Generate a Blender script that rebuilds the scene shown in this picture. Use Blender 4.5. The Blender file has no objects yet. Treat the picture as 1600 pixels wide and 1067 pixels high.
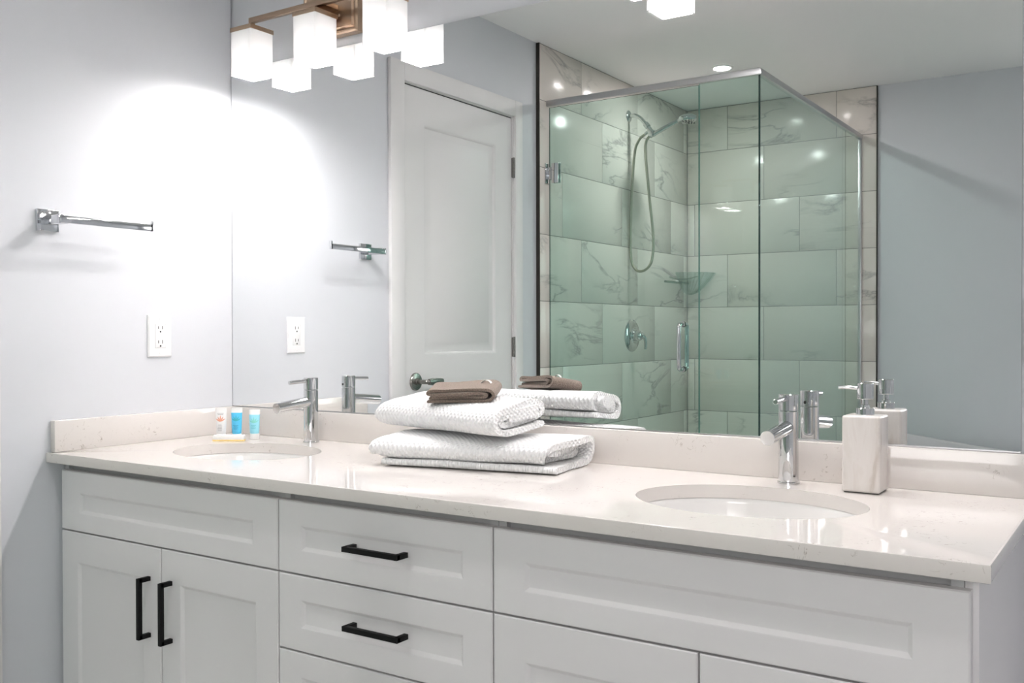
import bpy, bmesh, math, random
from mathutils import Vector, Matrix
random.seed(7)
PI = math.pi
S = bpy.context.scene
COL = S.collection

# ------------------------------------------------------------------ camera, world, exposure
CAM = Vector((2.3398, -1.9783, 1.1191))
YAW, PITCH, ROLL, FPX = map(float, (33.6871, -0.6161, -0.1275, 1514.7))
a, b, c = (math.radians(v) for v in (YAW, PITCH, ROLL))
fw = Vector((-math.sin(a)*math.cos(b), math.cos(a)*math.cos(b), math.sin(b)))
rt = Vector((math.cos(a), math.sin(a), 0))
up = rt.cross(fw)
r2 = math.cos(c)*rt + math.sin(c)*up
u2 = -math.sin(c)*rt + math.cos(c)*up
cd = bpy.data.cameras.new('camera')
cam = bpy.data.objects.new('camera', cd)
COL.objects.link(cam)
m = Matrix.Identity(4)
for i in range(3):
    m[i][0], m[i][1], m[i][2], m[i][3] = r2[i], u2[i], -fw[i], CAM[i]
cam.matrix_world = m
cd.sensor_width = 36
cd.lens = 36*FPX/1600
cd.clip_start = 0.02
S.camera = cam

BULB_W = 9.6         # each vanity bulb, watts
SHOWER_E = 600.0      # shower downlight lens radiance
ROOM_FILL_E = 150.0        # lens radiance of the added room fill lights
SKY_E = 8.6
FILL_WIN = (1.98, 3.05, 1.06, 2.10)      # opening in the far wall for the added fill window

W = bpy.data.worlds.new('world')
S.world = W
W.use_nodes = True
# overcast daylight outside the added window: pale sky over a darker ground
_n, _l = W.node_tree.nodes, W.node_tree.links
_tc, _sx, _rp = _n.new('ShaderNodeTexCoord'), _n.new('ShaderNodeSeparateXYZ'), _n.new('ShaderNodeValToRGB')
_rp.color_ramp.elements[0].position, _rp.color_ramp.elements[0].color = 0.47, (0.10, 0.10, 0.095, 1)
_rp.color_ramp.elements[1].position, _rp.color_ramp.elements[1].color = 0.53, (1.0, 0.945, 0.955, 1)
_ma = _n.new('ShaderNodeMath'); _ma.operation = 'MULTIPLY_ADD'; _ma.inputs[1].default_value = 0.5; _ma.inputs[2].default_value = 0.5
_l.new(_tc.outputs['Generated'], _sx.inputs[0]); _l.new(_sx.outputs['Z'], _ma.inputs[0]); _l.new(_ma.outputs[0], _rp.inputs[0])
_l.new(_rp.outputs[0], _n['Background'].inputs[0])
W.node_tree.nodes['Background'].inputs[1].default_value = SKY_E

S.view_settings.view_transform = 'Standard'
S.view_settings.look = 'None'
S.view_settings.exposure = 0.0
S.view_settings.gamma = 1
S.view_settings.use_curve_mapping = False
S.cycles.max_bounces = 14
S.cycles.diffuse_bounces = 6
S.cycles.glossy_bounces = 8
S.cycles.transmission_bounces = 12
S.cycles.transparent_max_bounces = 24
S.cycles.caustics_reflective = True
S.cycles.blur_glossy = 0.5
S.cycles.sample_clamp_indirect = 40

# the added window's daylight is sampled through a portal in its opening
pd = bpy.data.lights.new('fill_window_portal', 'AREA')
pd.shape = 'RECTANGLE'
pd.size, pd.size_y = FILL_WIN[1]-FILL_WIN[0], FILL_WIN[3]-FILL_WIN[2]
pd.cycles.is_portal = True
po = bpy.data.objects.new('fill_window_portal', pd)
COL.objects.link(po)
po.location = ((FILL_WIN[0]+FILL_WIN[1])/2, -3.50, (FILL_WIN[2]+FILL_WIN[3])/2)
po.rotation_euler = (math.radians(90), 0, math.radians(0))
po['kind'] = 'structure'

# ------------------------------------------------------------------ main dimensions (metres; left wall x=0, mirror y=0, floor z=0)
ZC = 0.815            # counter top
CT = 0.0258           # slab thickness
DC = 0.595            # counter depth
XR = 2.1613           # counter right end
SPL = 0.0794          # splash height
ZCEIL = 2.4188
YB = -3.3865          # tile face of the far wall
YT = -1.7343          # where the left tile starts
TX = 0.015            # tile face of the left wall
XT = 1.092            # tile end on far wall
FY = -0.565           # cabinet front plane
XWR = 3.25            # right wall

# ------------------------------------------------------------------ materials
def mat(name):
    mm = bpy.data.materials.new(name)
    mm.use_nodes = True
    nt = mm.node_tree
    return mm, nt, nt.nodes['Principled BSDF'], nt.nodes, nt.links

def plain(name, col, rough=0.5, metal=0.0, spec=0.5, bump=0.0, bscale=200, coat=0.0):
    mm, nt, p, N, L = mat(name)
    p.inputs['Base Color'].default_value = (*col, 1)
    p.inputs['Roughness'].default_value = rough
    p.inputs['Metallic'].default_value = metal
    p.inputs['Specular IOR Level'].default_value = spec
    p.inputs['Coat Weight'].default_value = coat
    if bump:
        tc = N.new('ShaderNodeTexCoord')
        n = N.new('ShaderNodeTexNoise')
        n.inputs['Scale'].default_value = bscale
        n.inputs['Detail'].default_value = 3
        bp = N.new('ShaderNodeBump')
        bp.inputs['Strength'].default_value = bump
        bp.inputs['Distance'].default_value = 0.002
        L.new(tc.outputs['Object'], n.inputs['Vector'])
        L.new(n.outputs['Fac'], bp.inputs['Height'])
        L.new(bp.outputs['Normal'], p.inputs['Normal'])
    return mm

def ramp(N, stops):
    r = N.new('ShaderNodeValToRGB')
    e = r.color_ramp.elements
    while len(e) < len(stops):
        e.new(0.5)
    for el, (pos, col) in zip(e, stops):
        el.position = pos
        el.color = (*col, 1) if len(col) == 3 else col
    return r

M = {}
M['wall'] = plain('wall_paint', (0.64, 0.656, 0.686), 0.55, bump=0.06, bscale=260)
M['ceiling'] = plain('ceiling_paint', (0.85, 0.845, 0.84), 0.85, bump=0.10, bscale=120)
M['trim'] = plain('trim_paint', (0.75, 0.74, 0.735), 0.5, spec=0.35)
M['cab'] = plain('cabinet_lacquer', (0.735, 0.72, 0.725), 0.38, bump=0.02, bscale=300)
M['carc'] = plain('carcass_white', (0.55, 0.555, 0.56), 0.6)
M['black'] = plain('black_metal', (0.004, 0.004, 0.0045), 0.55, spec=0.22)
M['chrome'] = plain('chrome', (0.66, 0.665, 0.67), 0.04, 1.0)
M['nickel'] = plain('satin_nickel', (0.30, 0.29, 0.275), 0.25, 1.0)
M['dkchrome'] = plain('bar_chrome', (0.72, 0.73, 0.75), 0.06, 1.0)
M['steel'] = plain('brushed_aluminium', (0.58, 0.58, 0.59), 0.34, 1.0)
M['bronze'] = plain('dark_tile_edge', (0.055, 0.048, 0.042), 0.4, 0.6)
M['hose'] = plain('metal_hose', (0.50, 0.48, 0.40), 0.30, 1.0)
M['plastic'] = plain('white_plastic', (0.82, 0.82, 0.82), 0.30)
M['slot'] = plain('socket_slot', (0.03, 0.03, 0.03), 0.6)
M['grout'] = plain('grout', (0.16, 0.155, 0.145), 0.9)
M['china'] = plain('sink_china', (0.80, 0.79, 0.775), 0.08, coat=0.3)
M['acrylic'] = plain('tub_acrylic', (0.62, 0.625, 0.63), 0.15)
M['base'] = plain('shower_base', (0.75, 0.75, 0.75), 0.25)
M['ring'] = plain('light_trim', (0.8, 0.8, 0.8), 0.4)
M['edgeseal'] = plain('mirror_edge', (0.14, 0.15, 0.15), 0.3, 0.6)

# champagne brushed metal of the vanity light
mm, nt, p, N, L = mat('champagne_metal')
p.inputs['Metallic'].default_value = 1
p.inputs['Base Color'].default_value = (0.52, 0.39, 0.285, 1)
p.inputs['Roughness'].default_value = 0.30
p.inputs['Anisotropic'].default_value = 0.5
M['champ'] = mm

# mirror silver
mm, nt, p, N, L = mat('mirror_silver')
p.inputs['Metallic'].default_value = 1
p.inputs['Base Color'].default_value = (0.90, 0.915, 0.915, 1)
p.inputs['Roughness'].default_value = 0.0
M['mirror'] = mm

# quartz: off-white with sparse taupe flecks
mm, nt, p, N, L = mat('quartz')
tc = N.new('ShaderNodeTexCoord')
n1 = N.new('ShaderNodeTexNoise'); n1.inputs['Scale'].default_value = 26; n1.inputs['Detail'].default_value = 4; n1.inputs['Distortion'].default_value = 1.6
n2 = N.new('ShaderNodeTexNoise'); n2.inputs['Scale'].default_value = 9; n2.inputs['Detail'].default_value = 2
n3 = N.new('ShaderNodeTexNoise'); n3.inputs['Scale'].default_value = 95; n3.inputs['Detail'].default_value = 3
for n in (n1, n2, n3):
    L.new(tc.outputs['Object'], n.inputs['Vector'])
ab = N.new('ShaderNodeMath'); ab.operation = 'SUBTRACT'; ab.inputs[1].default_value = 0.5
L.new(n1.outputs['Fac'], ab.inputs[0])
ab2 = N.new('ShaderNodeMath'); ab2.operation = 'ABSOLUTE'
L.new(ab.outputs[0], ab2.inputs[0])
vein = ramp(N, [(0.0, (1, 1, 1)), (0.016, (0, 0, 0))])
L.new(ab2.outputs[0], vein.inputs[0])
patch = ramp(N, [(0.50, (0, 0, 0)), (0.62, (1, 1, 1))])
L.new(n2.outputs['Fac'], patch.inputs[0])
fl = ramp(N, [(0.50, (0, 0, 0)), (0.60, (1, 1, 1))])
L.new(n3.outputs['Fac'], fl.inputs[0])
mu = N.new('ShaderNodeMath'); mu.operation = 'MULTIPLY'
L.new(vein.outputs[0], mu.inputs[0]); L.new(patch.outputs[0], mu.inputs[1])
mu2 = N.new('ShaderNodeMath'); mu2.operation = 'MULTIPLY'
L.new(mu.outputs[0], mu2.inputs[0]); L.new(fl.outputs[0], mu2.inputs[1])
mx = N.new('ShaderNodeMix'); mx.data_type = 'RGBA'
mx.inputs['A'].default_value = (0.70, 0.665, 0.635, 1)
mx.inputs['B'].default_value = (0.36, 0.315, 0.275, 1)
L.new(mu2.outputs[0], mx.inputs['Factor'])
L.new(mx.outputs['Result'], p.inputs['Base Color'])
p.inputs['Roughness'].default_value = 0.07
M['quartz'] = mm

# marble-look tile, UV shifted per tile
mm, nt, p, N, L = mat('marble_tile')
uv = N.new('ShaderNodeUVMap'); uv.uv_map = 'UVMap'
mp = N.new('ShaderNodeMapping'); mp.inputs['Rotation'].default_value = (0, 0, 0.75); mp.inputs['Scale'].default_value = (0.8, 2.2, 1)
L.new(uv.outputs[0], mp.inputs[0])
n1 = N.new('ShaderNodeTexNoise'); n1.inputs['Scale'].default_value = 1.9; n1.inputs['Detail'].default_value = 7; n1.inputs['Roughness'].default_value = 0.55; n1.inputs['Distortion'].default_value = 0.7
n2 = N.new('ShaderNodeTexNoise'); n2.inputs['Scale'].default_value = 2.2; n2.inputs['Detail'].default_value = 2
L.new(mp.outputs[0], n1.inputs['Vector']); L.new(uv.outputs[0], n2.inputs['Vector'])
s1 = N.new('ShaderNodeMath'); s1.operation = 'SUBTRACT'; s1.inputs[1].default_value = 0.5
s2 = N.new('ShaderNodeMath'); s2.operation = 'ABSOLUTE'
L.new(n1.outputs['Fac'], s1.inputs[0]); L.new(s1.outputs[0], s2.inputs[0])
v1 = ramp(N, [(0.0, (0.9, 0.9, 0.9)), (0.006, (0.5, 0.5, 0.5)), (0.030, (0, 0, 0))])
L.new(s2.outputs[0], v1.inputs[0])
pt = ramp(N, [(0.47, (0, 0, 0)), (0.62, (1, 1, 1))])
L.new(n2.outputs['Fac'], pt.inputs[0])
mu = N.new('ShaderNodeMath'); mu.operation = 'MULTIPLY'
L.new(v1.outputs[0], mu.inputs[0]); L.new(pt.outputs[0], mu.inputs[1])
mx = N.new('ShaderNodeMix'); mx.data_type = 'RGBA'
mx.inputs['A'].default_value = (0.76, 0.70, 0.65, 1)
mx.inputs['B'].default_value = (0.36, 0.34, 0.325, 1)
L.new(mu.outputs[0], mx.inputs['Factor'])
L.new(mx.outputs['Result'], p.inputs['Base Color'])
p.inputs['Roughness'].default_value = 0.22
M['tile'] = mm

# floor tile
mm, nt, p, N, L = mat('floor_tile')
tc = N.new('ShaderNodeTexCoord')
bk = N.new('ShaderNodeTexBrick')
bk.inputs['Scale'].default_value = 1.0; bk.inputs['Brick Width'].default_value = 0.6; bk.inputs['Row Height'].default_value = 0.3
bk.inputs['Mortar Size'].default_value = 0.003
bk.inputs['Color1'].default_value = (0.62, 0.605, 0.59, 1); bk.inputs['Color2'].default_value = (0.66, 0.645, 0.63, 1); bk.inputs['Mortar'].default_value = (0.25, 0.25, 0.25, 1)
L.new(tc.outputs['Object'], bk.inputs['Vector']); L.new(bk.outputs['Color'], p.inputs['Base Color'])
p.inputs['Roughness'].default_value = 0.35
M['floor'] = mm

# sheet glass (thin solid pane: tinted transmission + Schlick reflection on each face)
def glass(name, tint, f0=0.04, rough=0.0):
    mm, nt, p, N, L = mat(name)
    N.remove(p)
    out = N['Material Output']
    tr = N.new('ShaderNodeBsdfTransparent'); tr.inputs[0].default_value = (*tint, 1)
    gl = N.new('ShaderNodeBsdfGlossy'); gl.inputs['Roughness'].default_value = rough
    lw = N.new('ShaderNodeLayerWeight'); lw.inputs['Blend'].default_value = 0.5
    pw = N.new('ShaderNodeMath'); pw.operation = 'POWER'; pw.inputs[1].default_value = 5
    sc = N.new('ShaderNodeMath'); sc.operation = 'MULTIPLY_ADD'; sc.inputs[1].default_value = 1-f0; sc.inputs[2].default_value = f0
    L.new(lw.outputs['Facing'], pw.inputs[0]); L.new(pw.outputs[0], sc.inputs[0])
    ms = N.new('ShaderNodeMixShader')
    L.new(sc.outputs[0], ms.inputs[0]); L.new(tr.outputs[0], ms.inputs[1]); L.new(gl.outputs[0], ms.inputs[2])
    L.new(ms.outputs[0], out.inputs['Surface'])
    return mm
M['glass'] = glass('green_sheet_glass', (0.845, 0.945, 0.915))
M['fill_winglass'] = glass('fill_window_glass', (0.98, 0.99, 0.985))
M['clear'] = glass('clear_moulded_glass', (0.80, 0.88, 0.86), 0.10, 0.05)
M['glassjoint'] = plain('glass_joint_edge', (0.14, 0.32, 0.27), 0.15)
M['glassedge'] = plain('glass_edge', (0.010, 0.045, 0.040), 0.12)

# frosted lamp glass
mm, nt, p, N, L = mat('frosted_lamp_glass')
N.remove(p)
tl = N.new('ShaderNodeBsdfTranslucent'); tl.inputs[0].default_value = (0.93, 0.93, 0.93, 1)
df = N.new('ShaderNodeBsdfDiffuse'); df.inputs[0].default_value = (0.88, 0.88, 0.88, 1)
gl = N.new('ShaderNodeBsdfGlossy'); gl.inputs['Roughness'].default_value = 0.25
m1 = N.new('ShaderNodeMixShader'); m1.inputs[0].default_value = 0.91
m2 = N.new('ShaderNodeMixShader'); m2.inputs[0].default_value = 0.04
L.new(tl.outputs[0], m1.inputs[1]); L.new(df.outputs[0], m1.inputs[2])
L.new(m1.outputs[0], m2.inputs[1]); L.new(gl.outputs[0], m2.inputs[2])
L.new(m2.outputs[0], N['Material Output'].inputs['Surface'])
M['shade'] = mm

def emit(name, col, e):
    mm, nt, p, N, L = mat(name)
    p.inputs['Base Color'].default_value = (*col, 1)
    p.inputs['Emission Color'].default_value = (*col, 1)
    p.inputs['Emission Strength'].default_value = e
    return mm
M['lens'] = emit('shower_light_lens', (1.0, 0.925, 0.92), SHOWER_E)
M['fill_lens'] = emit('room_fill_lens', (1.0, 0.95, 0.945), ROOM_FILL_E)

# fabrics
def fabric(name, col, pitch, depth, kind='waffle'):
    mm, nt, p, N, L = mat(name)
    uv = N.new('ShaderNodeUVMap'); uv.uv_map = 'UVMap'
    bp = N.new('ShaderNodeBump'); bp.inputs['Strength'].default_value = 1.0; bp.inputs['Distance'].default_value = depth
    if kind == 'waffle':
        vo = N.new('ShaderNodeTexVoronoi'); vo.inputs['Scale'].default_value = 1.0; vo.inputs['Randomness'].default_value = 0.12
        mp = N.new('ShaderNodeMapping'); mp.inputs['Scale'].default_value = (1/pitch, 1/pitch, 1); mp.inputs['Rotation'].default_value = (0, 0, PI/4)
        L.new(uv.outputs[0], mp.inputs[0]); L.new(mp.outputs[0], vo.inputs['Vector'])
        nz = N.new('ShaderNodeTexNoise'); nz.inputs['Scale'].default_value = 600; nz.inputs['Detail'].default_value = 2
        L.new(uv.outputs[0], nz.inputs['Vector'])
        r = ramp(N, [(0.10, (0, 0, 0)), (0.55, (1, 1, 1))])
        L.new(vo.outputs['Distance'], r.inputs[0])
        ad = N.new('ShaderNodeMath'); ad.operation = 'MULTIPLY_ADD'; ad.inputs[1].default_value = 0.25
        L.new(nz.outputs['Fac'], ad.inputs[0]); L.new(r.outputs[0], ad.inputs[2])
        L.new(ad.outputs[0], bp.inputs['Height'])
        p.inputs['Base Color'].default_value = (*col, 1)
    else:
        nz = N.new('ShaderNodeTexNoise'); nz.inputs['Scale'].default_value = 1/pitch; nz.inputs['Detail'].default_value = 3
        L.new(uv.outputs[0], nz.inputs['Vector'])
        L.new(nz.outputs['Fac'], bp.inputs['Height'])
        r = ramp(N, [(0.35, tuple(v*0.55 for v in col)), (0.65, tuple(v*1.35 for v in col))])
        L.new(nz.outputs['Fac'], r.inputs[0]); L.new(r.outputs[0], p.inputs['Base Color'])
    L.new(bp.outputs['Normal'], p.inputs['Normal'])
    p.inputs['Roughness'].default_value = 0.95
    p.inputs['Specular IOR Level'].default_value = 0.15
    p.inputs['Sheen Weight'].default_value = 0.2
    return mm
M['towel'] = fabric('white_waffle_terry', (0.90, 0.90, 0.90), 0.0082, 0.0032)
M['brown'] = fabric('brown_terry', (0.215, 0.168, 0.138), 0.0022, 0.0018, 'terry')

# pump bottle stone
mm, nt, p, N, L = mat('cream_marble')
tc = N.new('ShaderNodeTexCoord')
mp = N.new('ShaderNodeMapping'); mp.inputs['Rotation'].default_value = (0.3, 0.5, 0.2); mp.inputs['Scale'].default_value = (3.0, 3.0, 0.8)
n = N.new('ShaderNodeTexNoise'); n.inputs['Scale'].default_value = 9; n.inputs['Detail'].default_value = 5; n.inputs['Distortion'].default_value = 1.2
L.new(tc.outputs['Object'], mp.inputs[0]); L.new(mp.outputs[0], n.inputs['Vector'])
r = ramp(N, [(0.28, (0.52, 0.46, 0.41)), (0.40, (0.70, 0.655, 0.62)), (0.60, (0.75, 0.71, 0.68)), (0.75, (0.66, 0.60, 0.56))])
L.new(n.outputs['Fac'], r.inputs[0]); L.new(r.outputs[0], p.inputs['Base Color'])
p.inputs['Roughness'].default_value = 0.18
M['stone'] = mm

M['tubewhite'] = plain('tube_white', (0.84, 0.83, 0.82), 0.3)
M['tubeblue'] = plain('tube_blue', (0.10, 0.56, 0.86), 0.3)
M['tubeaqua'] = plain('tube_aqua', (0.33, 0.74, 0.86), 0.3)
M['ink'] = plain('ink_grey', (0.30, 0.29, 0.30), 0.6)
M['inkblue'] = plain('ink_blue', (0.02, 0.25, 0.48), 0.6)
M['inkaqua'] = plain('ink_aqua', (0.12, 0.52, 0.60), 0.6)
M['coral'] = plain('ink_coral', (0.80, 0.36, 0.24), 0.6)
M['teal'] = plain('ink_teal', (0.05, 0.42, 0.55), 0.6)
M['seafoam'] = plain('ink_seafoam', (0.25, 0.68, 0.62), 0.6)
M['yellow'] = plain('carton_yellow', (0.88, 0.66, 0.26), 0.5)
M['label'] = plain('tag_white', (0.75, 0.75, 0.73), 0.7)

# ------------------------------------------------------------------ mesh helpers
class B:
    def __init__(s):
        s.bm = bmesh.new()
    def _in(s, bm2, T=None):
        me = bpy.data.meshes.new('tmp')
        if T is not None:
            bm2.transform(T)
        bm2.to_mesh(me)
        s.bm.from_mesh(me)
        bpy.data.meshes.remove(me)
        bm2.free()
        return s
    def box(s, lo, hi, bev=0.0, seg=2, T=None):
        b2 = bmesh.new()
        bmesh.ops.create_cube(b2, size=1)
        for v in b2.verts:
            v.co = Vector([lo[i] + (v.co[i]+0.5)*(hi[i]-lo[i]) for i in range(3)])
        if bev:
            bmesh.ops.bevel(b2, geom=b2.edges[:], offset=bev, segments=seg, affect='EDGES', profile=0.5, clamp_overlap=True)
        return s._in(b2, T)
    def lathe(s, prof, center=(0, 0, 0), axis=(0, 0, 1), seg=32, cap=True):
        "prof: list of (r, h) along axis"
        b2 = bmesh.new()
        rings = []
        for r, h in prof:
            if r < 1e-6:
                rings.append([b2.verts.new((0, 0, h))])
            else:
                rings.append([b2.verts.new((r*math.cos(2*PI*k/seg), r*math.sin(2*PI*k/seg), h)) for k in range(seg)])
        for A, C in zip(rings, rings[1:]):
            for k in range(seg):
                k2 = (k+1) % seg
                if len(A) == 1 and len(C) == 1:
                    continue
                if len(A) == 1:
                    b2.faces.new((A[0], C[k2], C[k]))
                elif len(C) == 1:
                    b2.faces.new((A[k], A[k2], C[0]))
                else:
                    b2.faces.new((A[k], A[k2], C[k2], C[k]))
        if cap:
            for R in (rings[0], rings[-1]):
                if len(R) > 1:
                    b2.faces.new(R)
        bmesh.ops.recalc_face_normals(b2, faces=b2.faces)
        q = Vector((0, 0, 1)).rotation_difference(Vector(axis).normalized()).to_matrix().to_4x4()
        return s._in(b2, Matrix.Translation(center) @ q)
    def rod(s, p0, p1, r0, r1=None, seg=24, ch=0.0):
        p0, p1 = Vector(p0), Vector(p1)
        r1 = r0 if r1 is None else r1
        h = (p1-p0).length
        if ch:
            prof = [(r0-ch, 0), (r0, ch), (r1, h-ch), (r1-ch, h)]
        else:
            prof = [(r0, 0), (r1, h)]
        return s.lathe(prof, p0, p1-p0, seg)
    def tube(s, pts, r, seg=14, smooth=6):
        P = catmull(pts, smooth) if smooth > 1 else [Vector(p) for p in pts]
        b2 = bmesh.new()
        prev = None
        rings = []
        n = None
        for i, p in enumerate(P):
            t = (P[min(i+1, len(P)-1)] - P[max(i-1, 0)]).normalized()
            if n is None:
                n = t.orthogonal().normalized()
            n = (n - t*n.dot(t)).normalized()
            bb = t.cross(n)
            rr = r(i/(len(P)-1)) if callable(r) else r
            rings.append([b2.verts.new(p + rr*(math.cos(2*PI*k/seg)*n + math.sin(2*PI*k/seg)*bb)) for k in range(seg)])
        for A, C in zip(rings, rings[1:]):
            for k in range(seg):
                b2.faces.new((A[k], A[(k+1) % seg], C[(k+1) % seg], C[k]))
        b2.faces.new(rings[0]); b2.faces.new(rings[-1])
        bmesh.ops.recalc_face_normals(b2, faces=b2.faces)
        return s._in(b2)
    def poly(s, pts, vec):
        b2 = bmesh.new()
        A = [b2.verts.new(p) for p in pts]
        C = [b2.verts.new(Vector(p)+Vector(vec)) for p in pts]
        b2.faces.new(A); b2.faces.new(C[::-1])
        n = len(A)
        for k in range(n):
            b2.faces.new((A[k], A[(k+1) % n], C[(k+1) % n], C[k]))
        bmesh.ops.recalc_face_normals(b2, faces=b2.faces)
        return s._in(b2)

def catmull(pts, n):
    P = [Vector(p) for p in pts]
    P = [2*P[0]-P[1]] + P + [2*P[-1]-P[-2]]
    out = []
    for i in range(1, len(P)-2):
        for k in range(n):
            t = k/n
            a0, a1, a2, a3 = P[i-1:i+3]
            out.append(0.5*((2*a1) + (a2-a0)*t + (2*a0-5*a1+4*a2-a3)*t*t + (3*a1-a0-3*a2+a3)*t**3))
    out.append(P[-2])
    return out

ORG = {}
def obj(name, b, m_, parent=None, ang=35, mats=None, label=None):
    bm = b.bm if isinstance(b, B) else b
    me = bpy.data.meshes.new(name)
    o = bpy.data.objects.new(name, me)
    COL.objects.link(o)
    if parent is not None:
        g = ORG[parent.name]
        bmesh.ops.translate(bm, verts=bm.verts[:], vec=-g)
        o.parent = parent
        ORG[o.name] = g
    else:
        ORG[o.name] = Vector((0, 0, 0))
    bm.to_mesh(me)
    bm.free()
    for p_ in me.polygons:
        p_.use_smooth = True
    me.set_sharp_from_angle(angle=math.radians(ang))
    me.materials.append(m_)
    for x in (mats or []):
        me.materials.append(x)
    if label:
        o['label'] = label
    return o

def tag(o, label, cat, group=None):
    o['label'] = label
    o['category'] = cat
    if group:
        o['group'] = group
    return o

def struct(o):
    o['kind'] = 'structure'
    return o

def thing(name, loc, label, cat, group=None):
    o = bpy.data.objects.new(name, None)
    o.empty_display_size = 0.05
    COL.objects.link(o)
    o.location = loc
    ORG[o.name] = Vector(loc)
    return tag(o, label, cat, group)

def dup(root, offset, label):
    r = root.copy()
    COL.objects.link(r)
    r.location = root.location + Vector(offset)
    r['label'] = label
    for ch in list(root.children):
        c1 = ch.copy()
        COL.objects.link(c1)
        c1.parent = r
        for g in list(ch.children):
            d = g.copy()
            COL.objects.link(d)
            d.parent = c1
    return r

def relief(mapf, u0, u1, v0, v1, thick, holes, loops, cham=0.002):
    "flat front with recessed panels. mapf(u,v,d): d = depth behind the face"
    bm = bmesh.new()
    V = {}
    def vv(u, v, d):
        k = (round(u, 6), round(v, 6), round(d, 6))
        if k not in V:
            V[k] = bm.verts.new(mapf(u, v, d))
        return V[k]
    def quad(*q):
        vs = [vv(*x) for x in q]
        if len(set(vs)) >= 3:
            try:
                bm.faces.new(vs)
            except ValueError:
                pass
    def ring(r0, d0, r1, d1):
        a0, a1, b0, b1 = r0
        c0, c1, e0, e1 = r1
        A = [(a0, b0, d0), (a1, b0, d0), (a1, b1, d0), (a0, b1, d0)]
        C = [(c0, e0, d1), (c1, e0, d1), (c1, e1, d1), (c0, e1, d1)]
        for k in range(4):
            quad(A[k], A[(k+1) % 4], C[(k+1) % 4], C[k])
    R0 = (u0, u1, v0, v1)
    Ri = (u0+cham, u1-cham, v0+cham, v1-cham)
    ring(R0, thick, R0, cham)
    ring(R0, cham, Ri, 0)
    quad((u0, v0, thick), (u1, v0, thick), (u1, v1, thick), (u0, v1, thick))
    us = sorted({Ri[0], Ri[1], *[h[0] for h in holes], *[h[1] for h in holes]})
    vs = sorted({Ri[2], Ri[3], *[h[2] for h in holes], *[h[3] for h in holes]})
    for i in range(len(us)-1):
        for j in range(len(vs)-1):
            cu, cv = (us[i]+us[i+1])/2, (vs[j]+vs[j+1])/2
            if any(h[0] < cu < h[1] and h[2] < cv < h[3] for h in holes):
                continue
            quad((us[i], vs[j], 0), (us[i+1], vs[j], 0), (us[i+1], vs[j+1], 0), (us[i], vs[j+1], 0))
    for h in holes:
        pr, pd = h, 0
        for ins, dep in loops:
            r = (h[0]+ins, h[1]-ins, h[2]+ins, h[3]-ins)
            ring(pr, pd, r, dep)
            pr, pd = r, dep
        quad((pr[0], pr[2], pd), (pr[1], pr[2], pd), (pr[1], pr[3], pd), (pr[0], pr[3], pd))
    bmesh.ops.remove_doubles(bm, verts=bm.verts[:], dist=1e-6)
    bmesh.ops.recalc_face_normals(bm, faces=bm.faces[:])
    b = B()
    b.bm.free()
    b.bm = bm
    return b

# ------------------------------------------------------------------ room shell
YBW = YB - 0.015
floor = struct(obj('floor', B().box((-0.12, YBW-0.1, -0.1), (XWR+0.1, 0.12, 0.0)), M['floor']))
ceiling = struct(obj('ceiling', B().box((-0.12, YBW-0.1, ZCEIL), (XWR+0.1, 0.12, ZCEIL+0.1)), M['ceiling']))
DY0, DY1, DZ = -0.8097, -1.5334, 2.0426         # door slab
G = 0.004
b_ = B().box((-0.12, DY0+0.024, 0), (0, 0.0, ZCEIL)).box((-0.12, YBW, 0), (0, DY1-0.024, ZCEIL)).box((-0.12, DY1-0.024, DZ+0.024), (0, DY0+0.024, ZCEIL))
wall_left = struct(obj('wall_left', b_, M['wall']))
wall_back = struct(obj('wall_back', B().box((-0.12, 0.008, 0), (XWR+0.1, 0.12, ZCEIL)), M['wall']))
b_ = B().box((-0.12, YBW-0.1, 0), (FILL_WIN[0], YBW, ZCEIL)).box((FILL_WIN[1], YBW-0.1, 0), (XWR+0.1, YBW, ZCEIL))
b_.box((FILL_WIN[0], YBW-0.1, 0), (FILL_WIN[1], YBW, FILL_WIN[2])).box((FILL_WIN[0], YBW-0.1, FILL_WIN[3]), (FILL_WIN[1], YBW, ZCEIL))
wall_far = struct(obj('wall_far', b_, M['wall']))
# unseen window over the tub, added as fill light for the cabinet fronts
fill_window_1 = struct(obj('fill_window_1', B().box((FILL_WIN[0], YBW-0.085, FILL_WIN[2]), (FILL_WIN[0]+0.045, YBW-0.03, FILL_WIN[3])).box((FILL_WIN[1]-0.045, YBW-0.085, FILL_WIN[2]), (FILL_WIN[1], YBW-0.03, FILL_WIN[3]))
                      .box((FILL_WIN[0]+0.045, YBW-0.085, FILL_WIN[2]), (FILL_WIN[1]-0.045, YBW-0.03, FILL_WIN[2]+0.045)).box((FILL_WIN[0]+0.045, YBW-0.085, FILL_WIN[3]-0.045), (FILL_WIN[1]-0.045, YBW-0.03, FILL_WIN[3])), M['trim']))
obj('fill_window_pane', B().box((FILL_WIN[0]+0.04, YBW-0.060, FILL_WIN[2]+0.04), (FILL_WIN[1]-0.04, YBW-0.056, FILL_WIN[3]-0.04)), M['fill_winglass'], fill_window_1)
b_ = B()
for lo, hi in (((FILL_WIN[0]-0.07, FILL_WIN[2]-0.07), (FILL_WIN[0], FILL_WIN[3]+0.07)), ((FILL_WIN[1], FILL_WIN[2]-0.07), (FILL_WIN[1]+0.07, FILL_WIN[3]+0.07)), ((FILL_WIN[0], FILL_WIN[3]), (FILL_WIN[1], FILL_WIN[3]+0.07)), ((FILL_WIN[0], FILL_WIN[2]-0.07), (FILL_WIN[1], FILL_WIN[2]))):
    b_.box((lo[0], YBW+0.0005, lo[1]), (hi[0], YBW+0.016, hi[1]), 0.002)
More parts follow.
